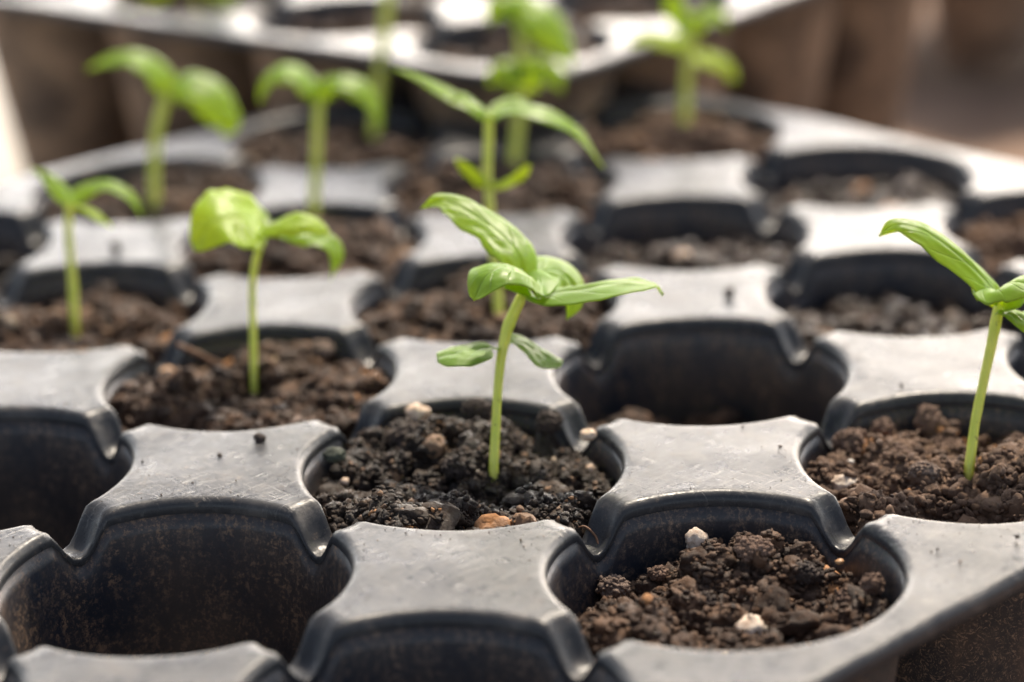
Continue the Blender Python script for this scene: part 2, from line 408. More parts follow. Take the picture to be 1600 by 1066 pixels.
# ---------------------------------------------------------------- soil
def icos(sub):
    bm = bmesh.new(); bmesh.ops.create_icosphere(bm, subdivisions=sub, radius=1)
    V = np.array([v.co[:] for v in bm.verts]); Fc = np.array([[v.index for v in f.verts] for f in bm.faces]); bm.free(); return V, Fc
def lump(sub, seed, nb=26, amp=.30, rough=.10):
    r = np.random.default_rng(seed); V, Fc = icos(sub)
    D = r.normal(size=(nb, 3)); D /= np.linalg.norm(D, axis=1)[:, None]; s = r.uniform(.45, .85, nb)
    ang = np.arccos(np.clip(V @ D.T, -1, 1))/s[None, :]
    b = np.sqrt(np.clip(1-ang**2, 0, 1)).max(1)
    rad = .80+amp*b+.12*noise(V*1.7+seed, seed)+rough*noise(V*5+seed, seed+1)
    V = V*rad[:, None]; V = V+.13*np.stack([noise(V*2.6+31, seed+5), noise(V*2.6+57, seed+6), noise(V*2.6+83, seed+7)], -1); return V*r.uniform(.68, 1.2, 3), Fc
LUMPS = {s: [lump(s, 10+s*20+i, nb, am, ro) for i in range(7)] for s, nb, am, ro in ((1, 5, .3, .34), (2, 12, .30, .26), (3, 30, .28, .20), (4, 110, .20, .12))}
def rot(n, r):
    q = r.normal(size=(n, 4)); q /= np.linalg.norm(q, axis=1)[:, None]; a, b, c, d = q.T
    return np.stack([1-2*(c*c+d*d), 2*(b*c-a*d), 2*(b*d+a*c), 2*(b*c+a*d), 1-2*(b*b+d*d), 2*(c*d-a*b), 2*(b*d-a*c), 2*(c*d+a*b), 1-2*(b*b+c*c)], -1).reshape(n, 3, 3)
def scatter(pos, rad, sub, r):
    out = []
    idx = r.integers(0, 7, len(pos))
    for k in range(7):
        s = idx == k
        if not s.any(): continue
        V, Fc = LUMPS[sub][k]; Rm = rot(s.sum(), r); an = np.exp(r.normal(0, .24, (s.sum(), 3))); sl_ = (r.random(s.sum()) < .035) & (rad[s] < .08); an[sl_] *= np.array([2.6, .45, .6])
        W = np.einsum('nij,nvj->nvi', Rm, V[None]*an[:, None, :])*rad[s][:, None, None]; W[..., 2] *= .88; W += pos[s][:, None, :]
        f = (Fc[None]+np.arange(s.sum())[:, None, None]*len(V)).reshape(-1, 3)
        out.append((W.reshape(-1, 3), [f]))
    return out
CELLS = {}
STEMS = {(0, 0): (771, 737), (1, -1): (1514, 738), (0, 1): (397, 611), (0, 2): (117, 513)}
def cell_centre(u, v): return np.array([(u-v)*P*.70710678, (u+v)*P*.70710678])
def hfun(key, x, y):
    c = CELLS[key]; s = c['seed']; x = np.asarray(x, float); y = np.asarray(y, float)
    q = np.stack([x, y, np.zeros_like(x)], -1); a = c['rough']
    h = c['lvl']+c['tilt'][0]*x+c['tilt'][1]*y+a*.34*noise(q*.75+s, s)+a*.30*np.abs(noise(q*1.8+s, s+1))+a*.16*np.abs(noise(q*4.3+s, s+2))-.16
    for (bx, by, br, bh) in c['bumps']:
        h = h+bh*np.exp(-((x-bx)**2+(y-by)**2)/br**2)
    return h
def soil(key, lvl, mat, dens, label, tilt=(0, 0), rough=1., bumps=(), smax=.30, smin=.035, centre=None, base=0., zb=-5.5, sub=(1, 2, 3), pw=2.5):
    ctr = cell_centre(*key) if centre is None else centre; seed = int(abs(hash(str(key)) if False else (key[0]*17+key[1]*31+60)))
    CELLS[key] = dict(lvl=lvl, tilt=tilt, rough=rough, bumps=bumps, seed=seed, ctr=ctr, base=base)
    r = np.random.default_rng(seed)
    Rw = float(cup_r(np.array(lvl), zb))-.02
    nr, nth = (70, 160) if dens > 900 else (30, 72)
    rr = np.linspace(0.02, 1, nr)**.8*(Rw+.03); th = np.arange(nth)*2*math.pi/nth
    X = rr[:, None]*np.cos(th); Y = rr[:, None]*np.sin(th); Z = hfun(key, X, Y)-.04
    V = np.stack([X, Y, Z], -1).reshape(-1, 3)
    bot = V[-nth:].copy(); bot[:, 2] = lvl-1.2; bot[:, :2] *= .9; V = np.concatenate([V, bot])
    nr += 1; i = np.arange(nr-1)[:, None]*nth; j = np.arange(nth)[None, :]; k = (j+1) % nth
    L = [(V, [np.stack([i+j, i+nth+j, i+nth+k, i+k], -1).reshape(-1, 4), np.concatenate([np.arange(nth)[::-1]])[None, :]] if False else [np.stack([i+j, i+nth+j, i+nth+k, i+k], -1).reshape(-1, 4)])]
    # crumbs, power law of sizes
    u = r.random(dens); a = 1-pw
    rad = (smin**a+u*(smax**a-smin**a))**(1/a)
    d = np.sqrt(r.random(dens))*(Rw-rad*.8); t = r.random(dens)*2*math.pi
    x, y = d*np.cos(t), d*np.sin(t)
    z = hfun(key, x, y)+rad*r.uniform(-.25, .55, dens)
    pos = np.stack([x, y, z], -1)
    def clear(pos, rad):
        k = np.ones(len(pos), bool)
        if key in STEMS:
            p = on_soil(key, *STEMS[key], .10); dx = pos[:, 0]-(p[0]-ctr[0]); dy = pos[:, 1]-(p[1]-ctr[1])
            k = ~((abs(dx) < .10+rad*.9) & (dy < rad+.02) & (dy > -.9) & (pos[:, 2]+rad*.7 > p[2]-base+(-dy)*-.36))
        return pos[k], rad[k]
    pos, rad = clear(pos, rad)
    # small crumbs also cling to larger ones
    big = np.where(rad > smax*.28)[0]; wb = rad[big]**2 if len(big) else None
    if len(big) and dens > 900:
        n2 = int(dens*1.3); b = r.choice(big, n2, p=wb/wb.sum()); dv = r.normal(size=(n2, 3)); dv[:, 2] = abs(dv[:, 2]); dv /= np.linalg.norm(dv, axis=1)[:, None]
        r2 = r.uniform(.8, 2.4, n2)*smin*np.clip(rad[b]/.12, .6, 1.3); p2 = pos[b]+dv*rad[b][:, None]*.95
        ok = np.hypot(p2[:, 0], p2[:, 1]) < Rw-r2; pos = np.concatenate([pos, p2[ok]]); rad = np.concatenate([rad, r2[ok]]); pos, rad = clear(pos, rad)
    for lo, hi, sb in ((0, .055, sub[0]), (.055, .12, sub[1]), (.12, 9, sub[2])):
        s = (rad >= lo) & (rad < hi)
        if s.any(): L += scatter(pos[s], rad[s], sb, r)
    if dens > 2000:                                # rootlets and fibres mixed into the soil
        for _ in range(22):
            d0 = math.sqrt(r.random())*(Rw-.5); a0 = r.random()*6.28; a1 = r.random()*6.28; ln = r.uniform(.2, .6); pts = []
            for q in np.linspace(-1, 1, 4):
                fx = d0*math.cos(a0)+q*ln*.5*math.cos(a1+q*.6); fy = d0*math.sin(a0)+q*ln*.5*math.sin(a1+q*.6)
                pts.append([fx, fy, float(hfun(key, fx, fy))+r.uniform(.03, .13)])
            L.append(tube(pts, [.008, r.uniform(.010, .02), .006], 6, 14))
    V, fs = merge(L)
    o = obj('potting_soil', V, fs, mat, loc=(ctr[0], ctr[1], base))
    return tag(o, label, 'soil', 'potting soil in the tray cells', 'stuff')
def on_soil(key, x, y, lift=0.):
    c = CELLS[key]; d = ray(x, y); t0 = (1-CAM[2])/d[2]; t = t0
    for k in range(900):
        p = CAM+d*t
        if p[2]-c['base'] <= float(hfun(key, p[0]-c['ctr'][0], p[1]-c['ctr'][1]))+lift: break
        t += .02
    while math.hypot(p[0]-c['ctr'][0], p[1]-c['ctr'][1]) > 2.12 and t > 0: t -= .02; p = CAM+d*t
    return p

soil((0, 0), -.62, M_wet, 9000, 'dark moist crumbly soil around the sharpest seedling at centre', rough=1.05,
     bumps=((-.55, 1.25, .45, .28), (.35, .55, .7, .22), (.2, 1.75, .5, .25), (1.4, 1.0, .5, .15), (-1.7, 0, .7, .12), (1.8, -.4, .6, .12), (-.2, .9, 1.2, -.12)), smax=.24, smin=.022)
soil((0, -1), -1.22, M_semi, 9000, 'lumpy brown soil with white chunks and a grey twig, front right cell', rough=1.15, tilt=(.02, -.01),
     bumps=((-.3, 1.3, .6, .25), (.5, 1.4, .7, .2), (-1.7, -.3, .6, .15), (.9, .2, .8, .15)), smax=.25, smin=.022)
soil((1, -1), -.85, M_dry, 7000, 'dry pale brown clods of soil around the seedling at the right edge', rough=1.2, bumps=((-1.2, 1.1, .6, .2), (0, 1.2, .8, .2), (.5, -.3, .9, .1)), smax=.32, smin=.028)
soil((0, 1), -.70, M_semi, 5000, 'damp brown soil around the seedling with big cupped yellow-green leaves', rough=1.1, smax=.27, smin=.045)
soil((1, 1), -.62, M_semi, 1500, 'blurred brown soil directly behind the sharpest seedling', smax=.28, smin=.06)
soil((1, 0), -1.85, M_semi, 1100, 'sunken brown soil at the bottom of the half empty cell right of centre', smax=.28, smin=.06)
soil((0, 2), -.72, M_semi, 1200, 'blurred brown soil around the small seedling at the left edge', smax=.28, smin=.06)
soil((2, 0), -1.05, M_glint, 1500, 'dark wet soil behind the right edge seedling', smax=.26, smin=.06)
soil((2, 1), -1.0, M_glint, 1300, 'dark wet soil with one tan pebble, low in its cell', tilt=(.06, -.05), smax=.26, smin=.06)
soil((1, 2), -.55, M_semi, 800, 'blurred brown soil behind the cupped yellow-green leaves', smax=.28, smin=.07)
soil((2, 2), -.55, M_semi, 700, 'blurred brown soil in the cell behind the tall many-leaved seedling', smax=.28, smin=.07)
soil((3, 1), -.95, M_glint, 900, 'glistening wet soil in the cell beside the brightest rim at far right', tilt=(.05, -.08), smax=.24, smin=.07)
soil((3, 2), -.5, M_dry, 700, 'brown soil around the tall seedling by the far corner', smax=.28, smin=.07)
soil((3, 0), -.6, M_dry, 700, 'pale brown soil cut by the right picture edge, behind the wet cells', smax=.28, smin=.07)
soil((1, 3), -.5, M_semi, 600, 'blurred soil around the leftmost seedling of the far edge row', smax=.28, smin=.07)
soil((2, 3), -.5, M_semi, 600, 'blurred soil around the tallest stem leaving the top of the picture', smax=.28, smin=.07)
soil((3, 3), -.5, M_semi, 500, 'blurred soil in the far corner cell of the sharp tray', smax=.28, smin=.07)
soil((0, 3), -1.1, M_wet, 400, 'dark soil in the shaded cell cut by the left picture edge', smax=.28, smin=.07)
soil((-1, 0), -4.3, M_wet, 500, 'thin dark soil at the bottom of the large empty front left cell', smax=.28, smin=.07)
soil((-1, 1), -4.3, M_wet, 400, 'thin dark soil at the bottom of the empty cell at the left edge', smax=.28, smin=.07)

for q, (cu, cv) in enumerate([(0, 0), (1, 0), (0, 1), (1, 1), (2, 0), (0, 2), (2, 1), (1, 2), (3, 0), (0, 3)]):
    cc = BGO+ea*cu*P+eb*cv*P
    soil((20+cu, 20+cv), -.7, M_semi, 160, 'strongly blurred dark soil filling a cell of the back tray', smax=.3, smin=.12, centre=cc, base=BGZ, zb=-7.2)

# ---------------------------------------------------------------- seedlings
V3 = lambda a: AR*a[0]+AU*a[1]-AF*a[2]         # (right, up, towards the camera)
def wprof(t, kind):
    if kind == 'oval': return np.sin(np.pi*np.clip(t, 0, 1)**.85)**.55*(t < 1)
    if kind == 'cot':  return np.where(t < .18, .10, np.sqrt(np.clip(1-((t-.60)/.42)**2, 0, 1)))
    return (np.clip(t, 0, 1)**.62*np.clip(1-t, 0, 1)**1.10)*2.55+.02*(1-t)
def leaf(parent, origin, D0, pts, hw, N, kind='leaf', mat=None, fold=.25, droop=.25, quilt=.008, name='leaf', seed=0):
    """pts: midrib as (px, py, towards camera cm); hw: half width in px; N: one or several facing hints"""
    nt_, ns = 44, 23
    M = spline(np.array([at(x, y, D0-d) for x, y, d in pts]), nt_)
    N = np.atleast_2d(np.array(N, float)); NN = spline(N, nt_) if len(N) > 1 else np.repeat(N, nt_, 0)
    T = np.gradient(M, axis=0); T /= np.linalg.norm(T, axis=1)[:, None]
    t = np.linspace(0, 1, nt_); W = 1.72*(1 if D0 < 41 else .66)*hw*D0/F*wprof(t, kind); s = np.linspace(-1, 1, ns); V = []; UV = []
    for i in range(nt_):
        n = V3(NN[i]); n = nz(n-T[i]*(n@T[i])); S = nz(np.cross(n, T[i]))
        ws = W[i]*(1+.09*noise(np.stack([t[i]*7+np.zeros(2), np.array([3., 9.])+seed, np.zeros(2)], -1), 4)+.05*noise(np.stack([t[i]*19+np.zeros(2), np.array([3., 9.])+seed, np.zeros(2)], -1), 8))
        if kind == 'cot': ws = np.array([W[i], W[i]*.97])
        wl = np.where(s < 0, ws[0], ws[1])*s
        ph = t[i]*5.5-abs(s)**.8*1.5+.25*np.sin(t[i]*5+seed); q = quilt*(np.abs(np.sin(np.pi*(ph-.5)))**.8)*np.minimum(1, abs(s)*5)*np.clip((1-abs(s))*3, 0, 1)*min(1, W[i]*6)
        hgt = fold*np.abs(wl)-droop*wl**2/max(W.max(), .01)*1.2+q
        hgt = hgt+.022*noise(np.stack([t[i]*9+s*0, s*4.+seed, s*0+.5], -1), 16)*np.minimum(1, W[i]*4)+.05*noise(np.stack([t[i]*4+s*0, s*2.+seed, s*0+.5], -1), 6)*np.abs(s)
        shrink = np.sqrt(1/(1+(fold*.8)**2))
        V.append(M[i]+np.outer(wl*shrink, S)+np.outer(hgt, n)); UV.append(np.stack([t[i]+s*0, s], -1))
    V = np.concatenate(V)-origin; UV = np.concatenate(UV)
    i = np.arange(nt_-1)[:, None]*ns; j = np.arange(ns-1)[None, :]
    fq = np.stack([i+j, i+ns+j, i+ns+j+1, i+j+1], -1).reshape(-1, 4)
    o = obj(name, V, fq, mat or M_leaf, parent, uv=UV)
    sm = o.modifiers.new('thickness', 'SOLIDIFY'); sm.thickness = .012*CM; sm.offset = 0
    return o
GRP = 'seedlings growing in the tray cells'
def seedling(label, key, base, stem, rads, leaves, dz=0.):
    p0 = on_soil(key, *base, .10); D0 = depth(p0)
    root = thing('basil_seedling', label, 'seedling', p0, group=GRP)
    P_ = [p0-p0+np.array([0, 0, -.35])]+[at(x, y, D0-d)-p0 for x, y, d in [(base[0], base[1], 0)]+list(stem)]
    V, fs = tube(P_, [r*D0/F for r in np.array(rads)*(1 if D0 < 38.5 else .72)], 14, 60, wob=.06); obj('stem', V, fs, M_stem, root)
    for k, (nm, pts, hw, N, kw) in enumerate(leaves):
        leaf(root, p0, D0, pts, hw, N, name=nm, seed=k+len(label), **kw)
    return root
cot = dict(kind='cot', mat=M_cot, fold=.05, droop=.2, quilt=.003)
yel = dict(mat=M_leafy)
seedling('crisp basil seedling with pointed veined leaves in the moist centre cell', (0, 0), (771, 737),
  [(775, 663, 0), (779, 595, 0), (786, 543, 0), (796, 505, .03), (812, 470, .05), (820, 452, .05)], [8.2, 8, 7, 7, 8, 9.5, 9, 6], [
  ('leaf', [(820, 460, 0), (812, 402, -.25), (790, 372, -.5), (752, 343, -.75), (715, 322, -.9), (686, 314, -.95), (657, 326, -.85)], 27, [(.35, .55, .75)], dict(fold=.12, droop=.3)),
  ('leaf', [(822, 458, .05), (828, 436, .2), (806, 420, .5), (780, 420, .75), (757, 435, .9), (741, 470, .95)], 33, [(.1, .9, .6), (-.1, .8, .6), (-.3, .75, .6), (-.45, .6, .6)], dict(fold=.10, droop=.35, kind='oval')),
  ('leaf', [(822, 466, .05), (850, 459, .15), (905, 453, .3), (955, 444, .3), (1000, 441, .2), (1022, 446, .1), (1036, 461, .05)], 36, [(.0, .9, .30), (.0, .9, .2), (0, .9, .25)], dict(fold=.10, droop=.2)),
  ('leaf', [(824, 450, -.02), (838, 430, -.3), (866, 424, -.6), (890, 440, -.7), (897, 468, -.62), (886, 500, -.5)], 36, [(0, .9, .5), (.1, .8, .5), (.6, .6, .6), (.75, .1, .7), (.6, -.3, .8)], dict(fold=.08, droop=.35, mat=M_leaf)),
  ('seed_leaf', [(780, 546, .05), (762, 543, .1), (740, 547, .2), (712, 552, .3), (683, 560, .3)], 26, [(-.1, .85, .35)], cot),
  ('seed_leaf', [(788, 540, -.05), (802, 533, -.15), (825, 540, -.3), (850, 556, -.4), (878, 570, -.4)], 22, [(.3, .85, .45)], cot)])
seedling('basil seedling at the right edge in dry clods, one long leaf reaching left', (1, -1), (1514, 738),
  [(1524, 660, 0), (1538, 590, 0), (1551, 530, 0), (1560, 483, 0), (1566, 470, 0)], [9, 8.5, 7.5, 7.5, 8.5, 9, 6], [
  ('leaf', [(1564, 478, 0), (1545, 445, .05), (1505, 405, .1), (1455, 368, .1), (1420, 353, .05), (1395, 353, 0), (1373, 369, 0)], 24, [(.4, .65, .65)], dict(fold=.1, droop=.3)),
  ('leaf', [(1564, 478, .05), (1562, 455, .25), (1585, 442, .5), (1625, 450, .7), (1660, 480, .7)], 32, [(.1, .85, .6)], dict(fold=.12, droop=.3)),
  ('leaf', [(1562, 485, .05), (1585, 490, .25), (1620, 520, .4), (1650, 560, .5)], 20, [(.3, .8, .5)], dict(fold=.1, droop=.2)),
  ('leaf', [(1562, 478, -.1), (1548, 462, -.3), (1530, 450, -.5), (1528, 470, -.5)], 13, [(-.3, .7, .6)], dict(mat=M_leafy))])
seedling('seedling with large cupped yellow-green leaves, left of centre', (0, 1), (397, 611),
  [(396, 540, 0), (394, 460, 0), (398, 415, 0), (408, 380, 0), (416, 362, 0)], [8, 8, 7.5, 7.5, 8, 7], [
  ('leaf', [(416, 366, .05), (398, 345, .35), (366, 340, .65), (332, 350, .85), (304, 392, .85)], 41, [(.1, .7, .7), (-.1, .55, .8), (-.3, .45, .8), (-.5, .35, .8)], dict(fold=-.02, droop=.08, mat=M_leafy, kind='oval')),
  ('seed_leaf', [(416, 364, .1), (422, 352, .4), (450, 346, .6), (480, 346, .6), (514, 366, .55)], 18, [(.05, .75, .6)], dict(kind='oval', mat=M_leafy, fold=.04, droop=.25, quilt=.004)),
  ('leaf', [(420, 366, -.05), (455, 362, -.2), (495, 368, -.3), (524, 392, -.25), (517, 437, -.1)], 21, [(.0, .9, .4), (.2, .8, .5), (.6, .6, .6), (.7, .1, .7)], dict(fold=.1)),
  ('leaf', [(418, 362, -.2), (390, 330, -.6), (366, 312, -.8), (347, 299, -.8)], 15, [(.3, .6, .7)], {})])
seedling('small pale seedling near the left edge with three narrow leaves', (0, 2), (117, 513),
  [(114, 450, 0), (108, 380, 0), (107, 335, 0), (108, 318, 0)], [9.5, 9.5, 9, 8.5, 8], [
  ('leaf', [(110, 326, 0), (95, 300, -.1), (72, 276, -.2), (48, 263, -.2)], 17, [(.3, .75, .6)], {}),
  ('leaf', [(110, 322, -.1), (135, 298, -.3), (170, 292, -.3), (204, 310, -.2), (222, 341, -.1)], 20, [(.1, .85, .5), (.4, .7, .5)], {}),
  ('seed_leaf', [(111, 322, .1), (135, 328, .35), (155, 341, .5), (174, 356, .5)], 10, [(.3, .8, .5)], dict(mat=M_leafy, kind='oval'))])
seedling('blurred seedling in front of the far tray edge with broad drooping right leaf', (1, 3), (242, 318),
  [(241, 260, 0), (245, 205, 0), (255, 165, 0), (262, 135, 0)], [13, 12, 12, 13, 10], [
  ('leaf', [(262, 150, 0), (245, 112, .1), (210, 92, .15), (170, 96, .15), (136, 110, .1)], 34, [(0, .85, .45), (-.1, .8, .5)], {}),
  ('leaf', [(264, 140, 0), (295, 128, .25), (330, 150, .4), (355, 190, .35), (352, 214, .3)], 44, [(.2, .7, .7), (.5, .4, .8)], dict(fold=.05))])
seedling('blurred seedling with two arched leaves behind the cupped yellow-green one', (1, 2), (490, 338),
  [(492, 290, 0), (495, 225, 0), (497, 175, 0), (498, 150, 0)], [11, 11, 10.5, 11, 9], [
  ('leaf', [(498, 165, 0), (482, 128, .2), (450, 112, .3), (420, 128, .3), (404, 162, .25)], 32, [(0, .85, .45), (-.3, .7, .6)], {}),
  ('leaf', [(500, 160, 0), (520, 130, .1), (555, 136, .15), (582, 166, .15), (594, 204, .1)], 30, [(.1, .8, .5), (.5, .6, .6)], {}),
  ('seed_leaf', [(498, 160, -.1), (480, 140, -.3), (460, 125, -.4), (440, 130, -.4)], 14, [(0, .85, .4)], dict(kind='oval', mat=M_leafy))])
seedling('tall many-leaved seedling with small lower leaf pair behind the centre one', (1, 1), (781, 512),
  [(776, 440, 0), (768, 350, 0), (762, 280, 0), (763, 215, 0), (765, 180, 0)], [11, 10.5, 10.5, 10, 11, 9], [
  ('leaf', [(765, 190, 0), (742, 168, -.1), (700, 148, -.2), (655, 124, -.2), (612, 106, -.15)], 22, [(.3, .75, .55)], {}),
  ('leaf', [(765, 186, .1), (745, 165, .4), (720, 150, .6), (705, 160, .6)], 20, [(0, .8, .6)], {}),
  ('leaf', [(766, 186, .05), (800, 172, .2), (850, 180, .3), (900, 208, .3), (942, 262, .2)], 33, [(.05, .9, .4), (.3, .8, .5)], {}),
  ('leaf', [(766, 184, -.1), (790, 165, -.4), (815, 160, -.5), (838, 172, -.5)], 22, [(.0, .85, .5)], {}),
  ('seed_leaf', [(762, 290, .05), (745, 278, .15), (728, 265, .2), (712, 247, .2)], 10, [(-.2, .6, .8)], dict(mat=M_leafy, kind='oval')),
  ('seed_leaf', [(763, 288, .05), (785, 288, .15), (810, 278, .2), (828, 258, .2)], 10, [(.2, .6, .8)], dict(mat=M_leafy, kind='oval'))])
seedling('tallest thin stem leaving the top of the picture above the tray rim', (2, 3), (585, 214),
  [(590, 160, 0), (597, 90, 0), (604, 20, 0), (609, -50, 0), (610, -90, 0)], [13, 13, 13, 12, 12, 9], [
  ('leaf', [(610, -80, 0), (580, -115, .2), (540, -120, .3), (500, -90, .3)], 32, [(0, .85, .45)], {}),
  ('leaf', [(611, -80, 0), (640, -120, .1), (690, -120, .2), (720, -90, .2)], 32, [(0, .85, .45)], {})])
seedling('blurred broad-leaved seedling at top centre with a large leaf leaning right', (2, 2), (803, 262),
  [(808, 215, 0), (812, 165, 0), (815, 130, 0), (812, 60, 0), (805, 25, 0)], [13, 12, 12, 11, 9, 8], [
  ('leaf', [(808, 40, 0), (820, 18, .1), (850, 35, .2), (878, 75, .2), (895, 112, .2)], 42, [(.4, .45, .8), (.5, .3, .8)], dict(fold=.05)),
  ('leaf', [(806, 35, 0), (790, 10, -.1), (775, 10, -.1), (765, 40, -.1)], 26, [(0, .7, .7)], {}),
  ('leaf', [(815, 140, 0), (800, 118, .2), (780, 115, .3), (765, 135, .3)], 32, [(-.1, .6, .8)], {}),
  ('leaf', [(815, 138, 0), (832, 112, .2), (860, 115, .2), (878, 145, .2)], 34, [(.3, .6, .8)], {})])
seedling('pale tall seedling by the far corner with bright leaves and two yellow seed leaves', (3, 2), (1070, 208),
  [(1071, 165, 0), (1073, 120, 0), (1078, 80, 0), (1082, 45, 0)], [13, 12, 11, 11, 9], [
  ('leaf', [(1082, 50, 0), (1060, 22, .2), (1050, 5, .3), (1040, -15, .3)], 24, [(0, .6, .8)], {}),
  ('leaf', [(1082, 50, 0), (1100, 25, .2), (1120, 25, .3), (1136, 45, .3)], 24, [(0, .7, .7)], {}),
  ('seed_leaf', [(1078, 80, 0), (1050, 66, .1), (1015, 58, .1), (980, 68, .1)], 17, [(0, .7, .7)], dict(mat=M_leafy, kind='oval')),
  ('seed_leaf', [(1078, 88, 0), (1105, 92, .1), (1130, 100, .1), (1150, 128, .1)], 16, [(.2, .6, .8)], dict(mat=M_leafy, kind='oval'))])
# a sprout just breaking the soil
def sprout(label, key, x, y):
    p0 = on_soil(key, x, y); D0 = depth(p0); root = thing('sprout', label, 'sprout', p0)
    V, fs = tube([[0, 0, -.2], [0, 0, 0], at(x, y-4, D0)-p0], [.03, .03, .02], 8, 12); obj('stem', V, fs, M_stem, root)
    leaf(root, p0, D0, [(x, y-3, 0), (x+3, y-8, .05), (x+5, y-14, .08), (x+2, y-18, .1)], 8, [(0, .3, .9)], kind='oval', mat=M_leafy, name='seed_leaf')
sprout('tiny green sprout at the soil edge, left of the centre cell', (0, 1), 548, 655)
# leaves hanging into the top of the picture from the back tray
def bg_seed(label, key, x, y, leaves):
    p0 = on_soil(key, x, y); D0 = depth(p0); root = thing('basil_seedling', label, 'seedling', p0, group=GRP)
    V, fs = tube([[0, 0, -.3], [0, 0, 0], [0, .1, 1.2], [0, .1, 2.2]], [.11, .11, .1, .08], 10, 30); obj('stem', V, fs, M_stem, root)
    for k, (pts, hw, N, kw) in enumerate(leaves): leaf(root, p0, D0, pts, hw, N, **kw)

def proj(p):
    d = np.asarray(p)-CAM; z = d @ AF; return 800+F*(d @ AR)/z, 533-F*(d @ AU)/z
bk = min([k for k in CELLS if k[0] >= 20], key=lambda k: abs(proj([*CELLS[k]['ctr'], BGZ-.7])[0]-310)+abs(proj([*CELLS[k]['ctr'], BGZ-.7])[1]+30)*2)
bx, by = proj([*CELLS[bk]['ctr'], BGZ-.6]); tx, ty = proj([CELLS[bk]['ctr'][0], CELLS[bk]['ctr'][1]+.1, BGZ+1.5])
bg_seed('strongly blurred yellow-green leaves drooping into the picture at top left, in the back tray', bk, bx, by,
  [([(tx, ty, 0), (tx-20, ty-8, .2), (240, -2, .5), (190, 12, .6)], 26, [(0, .7, .7)], dict(mat=M_leafy)),
   ([(tx, ty, 0), (tx+20, ty-10, .2), (350, -4, .5), (375, 14, .6)], 26, [(0, .7, .7)], {})])
# ---------------------------------------------------------------- pebbles, clods, fibres
def stone(name, label, cat, key, x, y, rx, ry, mat, lump_i=0, sub=3, lift=.0, group=None, dz=0.):
    p = on_soil(key, x, y+ry*.5, .10) if key in CELLS else onz(x, y+ry, dz)
    D = depth(p); V, Fc = LUMPS[sub][lump_i % 7]; V = V/np.abs(V).max(0)
    W = V[:, :1]*AR*rx*D/F+V[:, 1:2]*np.array([0, 1., 0])*.5*(rx+ry)*D/F+V[:, 2:3]*np.array([0, 0, 1.])*ry*D/F
    c = at(x, y, D-.02); fs = [Fc]
    if sub == 4:                                   # a clod is a core with many small grains stuck on
        g = np.random.default_rng(int(x*7+y)); n = 230; b = g.integers(0, len(W), n); sz = .5*(rx+ry)*D/F
        W, fs = merge([(W*.9, [Fc])]+scatter(W[b]*.93, sz*g.uniform(.06, .20, n)**1.0, 2, g))
    o = obj(name, W, fs, mat, loc=c)
    return tag(o, label, cat, group)
K = (0, 0)
stone('pebble', 'large cream pebble on a dark clod left of the centre stem', 'pebble', K, 652, 646, 22, 18, M_cream, 0)
stone('pebble', 'pinkish tan pebble just below the large cream one', 'pebble', K, 672, 666, 11, 9, M_cream, 1)
stone('pebble', 'amber orange pebble by the left rim of the centre cell', 'pebble', K, 498, 760, 15, 11, M_amber, 2, 2)
stone('pebble', 'small tan pebble right of the amber one', 'pebble', K, 538, 753, 10, 8, M_cream, 3, 2)
stone('pebble', 'tiny tan grain near the front rim of the centre cell', 'pebble', K, 619, 789, 5, 5, M_amber, 4, 2)
stone('pebble', 'small orange pebble in front and right of the centre stem', 'pebble', K, 819, 777, 8, 8, M_amber, 5, 2)
stone('pebble', 'round cream pebble near the right rim of the centre cell', 'pebble', K, 922, 733, 9, 8, M_cream, 6, 2)
stone('pebble', 'tiny white bead beside the brown rootlet end', 'pebble', K, 912, 773, 6, 5, M_white, 0, 2)
stone('pebble', 'pinkish lump against the back right rim of the centre cell', 'pebble', K, 919, 679, 14, 12, M_cream, 1, 3)
stone('soil_clod', 'greenish mossy clod at the left of the centre cell', 'soil clod', K, 523, 711, 20, 14, M_moss, 2, 3)
stone('soil_clod', 'black clod below the large cream pebble', 'soil clod', K, 640, 683, 36, 22, M_clodd, 3, 4)
stone('soil_clod', 'black clod just left of the centre stem base', 'soil clod', K, 715, 732, 27, 18, M_clodd, 4, 4)
stone('soil_clod', 'black clod standing up behind the centre stem, near the back wall', 'soil clod', K, 745, 640, 24, 20, M_clodd, 5, 4)
stone('soil_clod', 'knobbly dark clod right of the centre stem', 'soil clod', K, 800, 692, 26, 15, M_clodd, 6, 4)
stone('soil_clod', 'wet dark clod at the right rear of the centre cell', 'soil clod', K, 858, 660, 22, 18, M_clodd, 2, 4)
K = (0, -1)
stone('perlite_chunk', 'upright white and pink chunk against the back wall of the front right cell', 'perlite chunk', K, 1088, 846, 21, 25, M_perl, 0, 3)
stone('perlite_chunk', 'largest white chunk at the front of the front right cell', 'perlite chunk', K, 1170, 985, 29, 32, M_perl, 1, 3)
stone('soil_clod', 'wide brown clod at the back of the front right cell', 'soil clod', K, 1177, 858, 33, 18, M_clod, 2, 4)
stone('soil_clod', 'small smooth brown clod left of the white upright chunk', 'soil clod', K, 1029, 896, 18, 12, M_clod, 3, 4)
stone('soil_clod', 'greyish brown clod near the left wall of the front right cell', 'soil clod', K, 959, 919, 29, 19, M_clodg, 4, 4)
stone('soil_clod', 'dark angular clod in the middle of the front right cell', 'soil clod', K, 1100, 946, 24, 23, M_clodd, 5, 4)
stone('soil_clod', 'round mauve brown clod at the right of the front right cell', 'soil clod', K, 1325, 936, 22, 18, M_clod, 6, 4)
stone('soil_clod', 'brown clod behind the round mauve one', 'soil clod', K, 1362, 912, 22, 17, M_clod, 1, 4)
